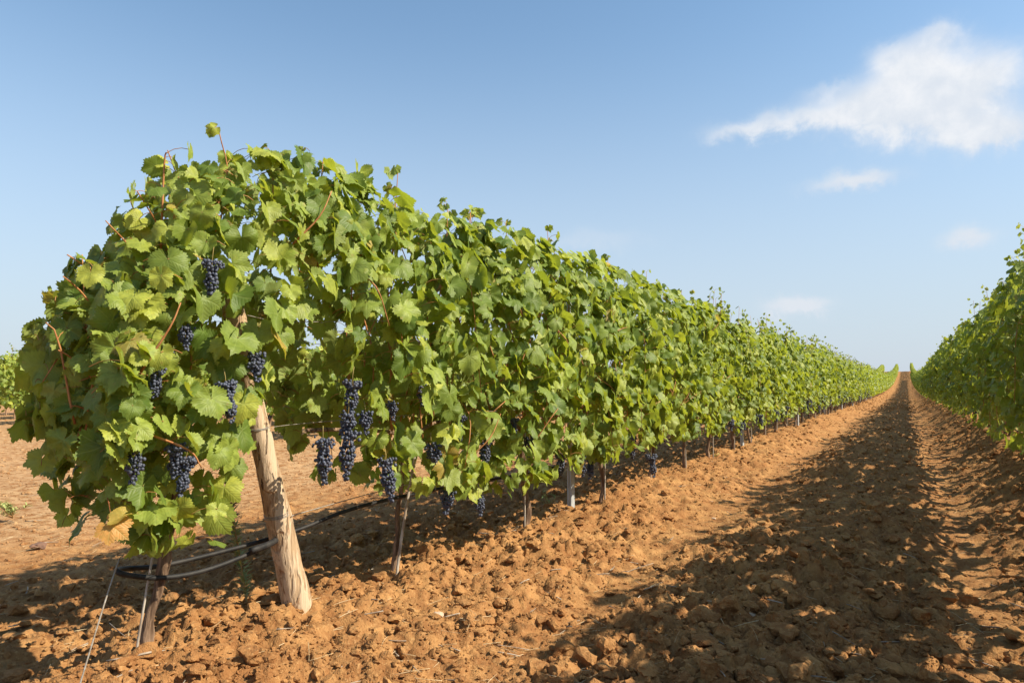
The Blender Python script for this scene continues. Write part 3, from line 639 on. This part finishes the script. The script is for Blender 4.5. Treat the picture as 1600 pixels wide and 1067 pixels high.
# lean direction measured from the photograph: towards the end of the row and slightly outwards
def post(name_label):
    o = empty('wooden_post', tuple(PB_)); tag(o, name_label, 'post')
    top = PT - PB_; ax = unit(top); L = np.linalg.norm(top); n = 40; b = MB(); t = np.linspace(-.10, L, n)
    P = ax[None] * t[:, None]; rr = .058 - .021 * np.clip(t / .9, 0, 1) + .0015 * np.sin(t * 17) + .001 * np.sin(t * 41 + 1); s = 28
    U = unit(np.cross(ax, [0, 1, 0])); W_ = np.cross(ax, U); a = np.arange(s) * 2 * np.pi / s
    rg = np.random.default_rng(3); prof = 1 + .03 * np.sin(2 * a + .6) + .02 * np.sin(5 * a + 1) + .012 * rg.standard_normal(s)
    V = P[:, None] + (rr[:, None] * prof[None])[..., None] * (U[None, None] * np.cos(a)[:, None] + W_[None, None] * np.sin(a)[:, None])
    V = V + rg.normal(0, .0006, V.shape); V[-1] -= ax * .004 * rg.uniform(0, 1, (s, 1))
    i = np.arange(n - 1)[:, None] * s; j = np.arange(s)[None]; F = [np.stack([i + j, i + (j + 1) % s, i + s + (j + 1) % s, i + s + j], -1).reshape(-1, 4), (np.arange(s) + (n - 1) * s)[None]]
    V = V.reshape(-1, 3)
    b.add(V, F); me = b.build('post_shaft', M_POST, o)
    # wire ties wound round the post
    for zz, nt in ((.46, 3), (.80, 2)):
        for q in range(nt):
            c = ax * (zz / ax[2] + q * .008); ring = np.array([c + (.0585 - .0228 * zz) * 1.02 * (U * math.cos(A) + W_ * math.sin(A)) + ax * .004 * math.sin(A + q) for A in np.linspace(0, 6.283, 25)])
            bb = MB(); V, F = tube(ring, .0016, 5, cap=False); bb.add(V, F); bb.build('wire_tie', M_WIRE, o)
        
    return o, ax
po, pax = post('thick weathered wooden end post leaning out at the near end of the left row')

def metal_post(x, y, label, h=1.55):
    z0 = float(terrain(x, y)); o = empty('metal_post', (x, y, z0)); tag(o, label, 'post', 'galvanised metal posts of the left row')
    w, dp, tk = .021, .016, .003; b = MB()
    prof = np.array([(-w, -dp), (-w * .55, -dp), (-w * .35, -dp * .45), (w * .35, -dp * .45), (w * .55, -dp), (w, -dp), (w, dp), (w - tk, dp), (w - tk, -dp + tk), (w * .6, -dp + tk), (w * .4, -dp * .45 + tk), (-w * .4, -dp * .45 + tk), (-w * .6, -dp + tk), (-w + tk, -dp + tk), (-w + tk, dp), (-w, dp)])
    n = len(prof); zz = [-.1, 0, .5, 1.0, h]; a = -YAW * .8; ca, sa = math.cos(a), math.sin(a)
    P = np.array([[p[0] * ca - p[1] * sa, p[0] * sa + p[1] * ca, z] for z in zz for p in prof])
    i = np.arange(len(zz) - 1)[:, None] * n; j = np.arange(n)[None]; b.add(P, [np.stack([i + j, i + (j + 1) % n, i + n + (j + 1) % n, i + n + j], -1).reshape(-1, 4), (np.arange(n) + (len(zz) - 1) * n)[None]])
    b.build('post_channel', M_ZINC, o, smooth=False)
    for q in range(12):     # wire hooks punched out of both flanges
        for s in (-1, 1):
            if q % 2: continue
            zc = .3 + q * .1; b = MB(); c = np.array([s * (w + .0015), 0, zc]); V, F = tube([c, c + [s * .005, 0, .004], c + [s * .005, 0, .012]], .0015, 4)
            V = np.stack([V[:, 0] * ca - V[:, 1] * sa, V[:, 0] * sa + V[:, 1] * ca, V[:, 2]], -1); b.add(V, F); b.build('wire_hook', M_ZINC, o)
    return o
ML = ['nearest grey galvanised metal post under the left row', 'second grey galvanised metal post of the left row', 'third grey galvanised metal post of the left row', 'fourth grey galvanised metal post of the left row']
for i in range(9):
    metal_post(-2.10, 4.48 + 5.85 * i, ML[i] if i < 4 else 'small distant galvanised metal post in the far stretch of the left row')

def stake(x, y, label, lean=(0, 0), h=.75, r_=.006, m=M_STAKE, group='thin vine stakes of the left row'):
    z0 = float(terrain(x, y)); b = MB(); P = np.array([[0, 0, -.08], [lean[0] * .4, lean[1] * .4, h * .4], [lean[0], lean[1], h]])
    V, F = tube(curve(P, 10), r_, 7, jit=.05); b.add(V, F); o = b.build('vine_stake', m); o.location = (x, y, z0); tag(o, label, 'stake', group); return o
SL = ['thin pale stake beside the trunk of the end grapevine', 'thin whitish stake beside the slim trunk of the second grapevine', 'short stake against the curving trunk of the third grapevine', 'straight grey stake beside the trunk of the fourth grapevine', 'leaning stake beside the trunk of the fifth grapevine', 'stake beside the trunk of the sixth grapevine']
for i in range(6): stake(VX[i] + [-.0, .03, .012, .03, .03, .02][i], VYs[i] - [.05, .03, .03, .0, .035, .03][i], SL[i], [(.04, .10), (.05, .12), (0, .01), (.01, .01), (.0, .05), (0, 0)][i], .7, [.004, .007, .004, .006, .005, .005][i])
for n in range(6, 22):
    y = VYs[5] + SP * (n - 5); stake(-2.09, y - .03, 'small thin stake beside a distant grapevine trunk in the left row', (0, .01))

def ground_z(x, y): return float(terrain(x, y)) + .03
def line_thing(name, pts, r_, m, label, cat, n=60, sides=6, group=None):
    b = MB(); P = curve(pts, n); V, F = tube(P, r_, sides, rg=rng); b.add(V, F); o = b.build(name, m); tag(o, label, cat, group); return o
def along(x, z, y0, y1, step=2.4, sag=.01):
    ys = np.arange(y0, y1, step / 2); return [(x + .004 * math.sin(q * 3), q, float(slope(q)) + z - (sag if i % 2 else 0)) for i, q in enumerate(ys)]
pt_low = PB_ + pax * (.46 / pax[2]); pt_up = PB_ + pax * (.80 / pax[2])
WG = 'trellis wires of the left row'
line_thing('trellis_wire', [pt_low + [.055, .02, .0], pt_low + [.03, .12, .0]] + along(-2.09, .47, 2.6, 70), .0022, M_WIRE, 'lower steel trellis wire tied round the middle of the leaning wooden post', 'wire', 200, 4, WG)
line_thing('trellis_wire', [pt_up + [.05, .02, .0], pt_up + [.03, .12, .01]] + along(-2.10, .80, 2.6, 70), .0013, M_WIRE, 'upper steel trellis wire tied round the leaning wooden post just under the leaves', 'wire', 200, 4, WG)
line_thing('trellis_wire', [PT - pax * .1 + [.05, .02, 0], PT + [0, .3, -.1]] + along(-2.08, 1.25, 2.6, 70), .0014, M_WIRE, 'steel trellis wire running from the post top through the middle of the leaves', 'wire', 200, 4, WG)
# anchor wire from the end of the row down to the ground in front
line_thing('anchor_wire', [on_x(187, 872, -2.14), on_x(172, 915, -2.12), on_x(150, 985, -2.10), on_x(122, 1078, -2.08)], .0026, M_WIRE, 'twisted pale anchor wire slanting to the ground at the near end of the left row', 'wire', 30, 5)
# drip hoses: one bent round the end vine, joined to the line that runs under the row
hz = .345
def hx(px, py, X): return on_x(px, py, X)
loop = [hx(418, 853, -2.10), hx(330, 888, -2.13), hx(260, 902, -2.155), hx(205, 899, -2.165), hx(183, 892, -2.18), hx(196, 888, -2.26), hx(250, 884, -2.28), hx(330, 866, -2.25), hx(405, 846, -2.20), hx(470, 826, -2.17), hx(560, 792, -2.15)]
line_thing('drip_hose', loop + along(-2.15, .40, 3.0, 80, 2.4, .03), .0085, M_HOSE, 'black drip hose looped round the end grapevine and running on under the left row', 'hose', 330, 8)
b = MB(); V, F = tube(curve([hx(392, 860, -2.09), hx(418, 851, -2.10), hx(432, 843, -2.12)], 6), .0125, 8); b.add(V, F); o = b.build('hose_joint', M_HOSE); tag(o, 'thicker black joint on the drip hose just left of the wooden post', 'hose joint')
line_thing('trellis_wire', along(ROWR, .80, -1.0, 70), .0016, M_WIRE, 'steel wire running under the leaves of the right row', 'wire', 200, 4)
line_thing('drip_hose', along(ROWR - .03, .42, -1.0, 70, 2.4, .03), .0085, M_HOSE, 'black drip hose hanging under the right row', 'hose', 200, 6)

# ------------------------------------------------------------------ weeds, stones
def weed(base, top, label, name='tall_weed', n=70, L=(.015, .035), side=.4, stems=1, spread=0.0, seed=1, group=None):
    rg = np.random.default_rng(seed); o = empty(name, tuple(base)); tag(o, label, 'weed', group); fb = MB()
    for s in range(stems):
        off = rg.normal(0, spread, 3) * [1, 1, 0] if stems > 1 else np.zeros(3); e = (np.array(top) - base) * (1 if stems == 1 else rg.uniform(.5, 1)) + off * 3
        p = curve([[0, 0, -.02], e * .35 + rg.normal(0, .012, 3), e * .7 + rg.normal(0, .012, 3), e], 15); sb = MB(); V, F = tube(p, np.linspace(.0042, .0014, len(p)), 5); sb.add(V, F); sb.build('stem', M_WSTEM, o)
        q = np.linspace(0, 1, len(p)); f = rg.uniform(.15, 1, n); nd = np.stack([np.interp(f, q, p[:, a]) for a in range(3)], -1)
        a = rg.uniform(0, 6.28, n); d_ = np.stack([np.cos(a), np.sin(a), rg.uniform(.1, 1.1, n)], -1); d_ = unit(d_); Lg = rg.uniform(L[0], L[1], n)
        w = unit(np.cross(d_, [0, 0, 1.0])) * .0044; tipv = nd + d_ * Lg[:, None] - [0, 0, .004]; midv = nd + d_ * Lg[:, None] * .5
        V = np.stack([nd, midv - w, tipv, midv + w], 1).reshape(-1, 3); F = np.arange(n * 4).reshape(-1, 4); fb.add(V, F)
    fb.build('foliage', M_WEED, o); return o
wb = on_z(392, 976, -.01); wt = wb + np.array([-.07, -.03, .0]); top = on_x(352, 700, wb[0] + .02)
weed(wb, top, 'tall thin green weed with needle leaves just left of the wooden post', n=520, L=(.025, .055), seed=4)
g = on_z(20, 805, -.06); weed(g, g + [0, 0, .12], 'low grassy green weed on the bare ground at the left edge', 'low_weed', 40, (.03, .06), stems=9, spread=.05, seed=5)
g = on_z(858, 800, -.03); weed(g, g + [-.03, 0, .17], 'thin pale weed sprouting between the curving trunk and the nearest metal post', 'low_weed', 14, (.03, .06), stems=4, spread=.012, seed=6)
g = on_z(745, 850, -.03); weed(g, g + [0, 0, .05], 'tiny green sprout on the clods in front of the third grapevine', 'low_weed', 14, (.01, .03), stems=4, spread=.02, seed=7)
g = on_z(1120, 718, .0); weed(g, g + [0, 0, .10], 'small green sprout at the foot of a far trunk in the left row', 'low_weed', 20, (.02, .05), stems=5, spread=.02, seed=8)
def stone(px, py, r_, m, label, seed):
    rg = np.random.default_rng(seed); p = on_z(px, py, -.04); p[2] = float(terrain(p[0], p[1])); b = MB()
    scatter_rocks(b, np.zeros((1, 3)), np.array([r_]), ICO3, rg, 0, .1); o = b.build('stone', m, smooth=False); o.location = (p[0], p[1], p[2] + r_ * .35 + .012); tag(o, label, 'stone'); return o
stone(62, 840, .045, M_DSTONE, 'dark red brown stone on the bare ground at the far left', 1)
stone(1168, 962, .042, M_STONE, 'pale grey stone in the shaded tilled strip', 2)
stone(682, 968, .028, M_STONE, 'pale flat stone on the sunlit clods right of the wooden post', 3)
stone(395, 1000, .026, M_STONE, 'small whitish stone left of the wooden post foot', 4)
stone(1115, 805, .022, M_STONE, 'small pale stone lit on the shadow edge', 5)
stone(1362, 1000, .03, M_STONE, 'small pale stone in the shade at the lower right', 6)
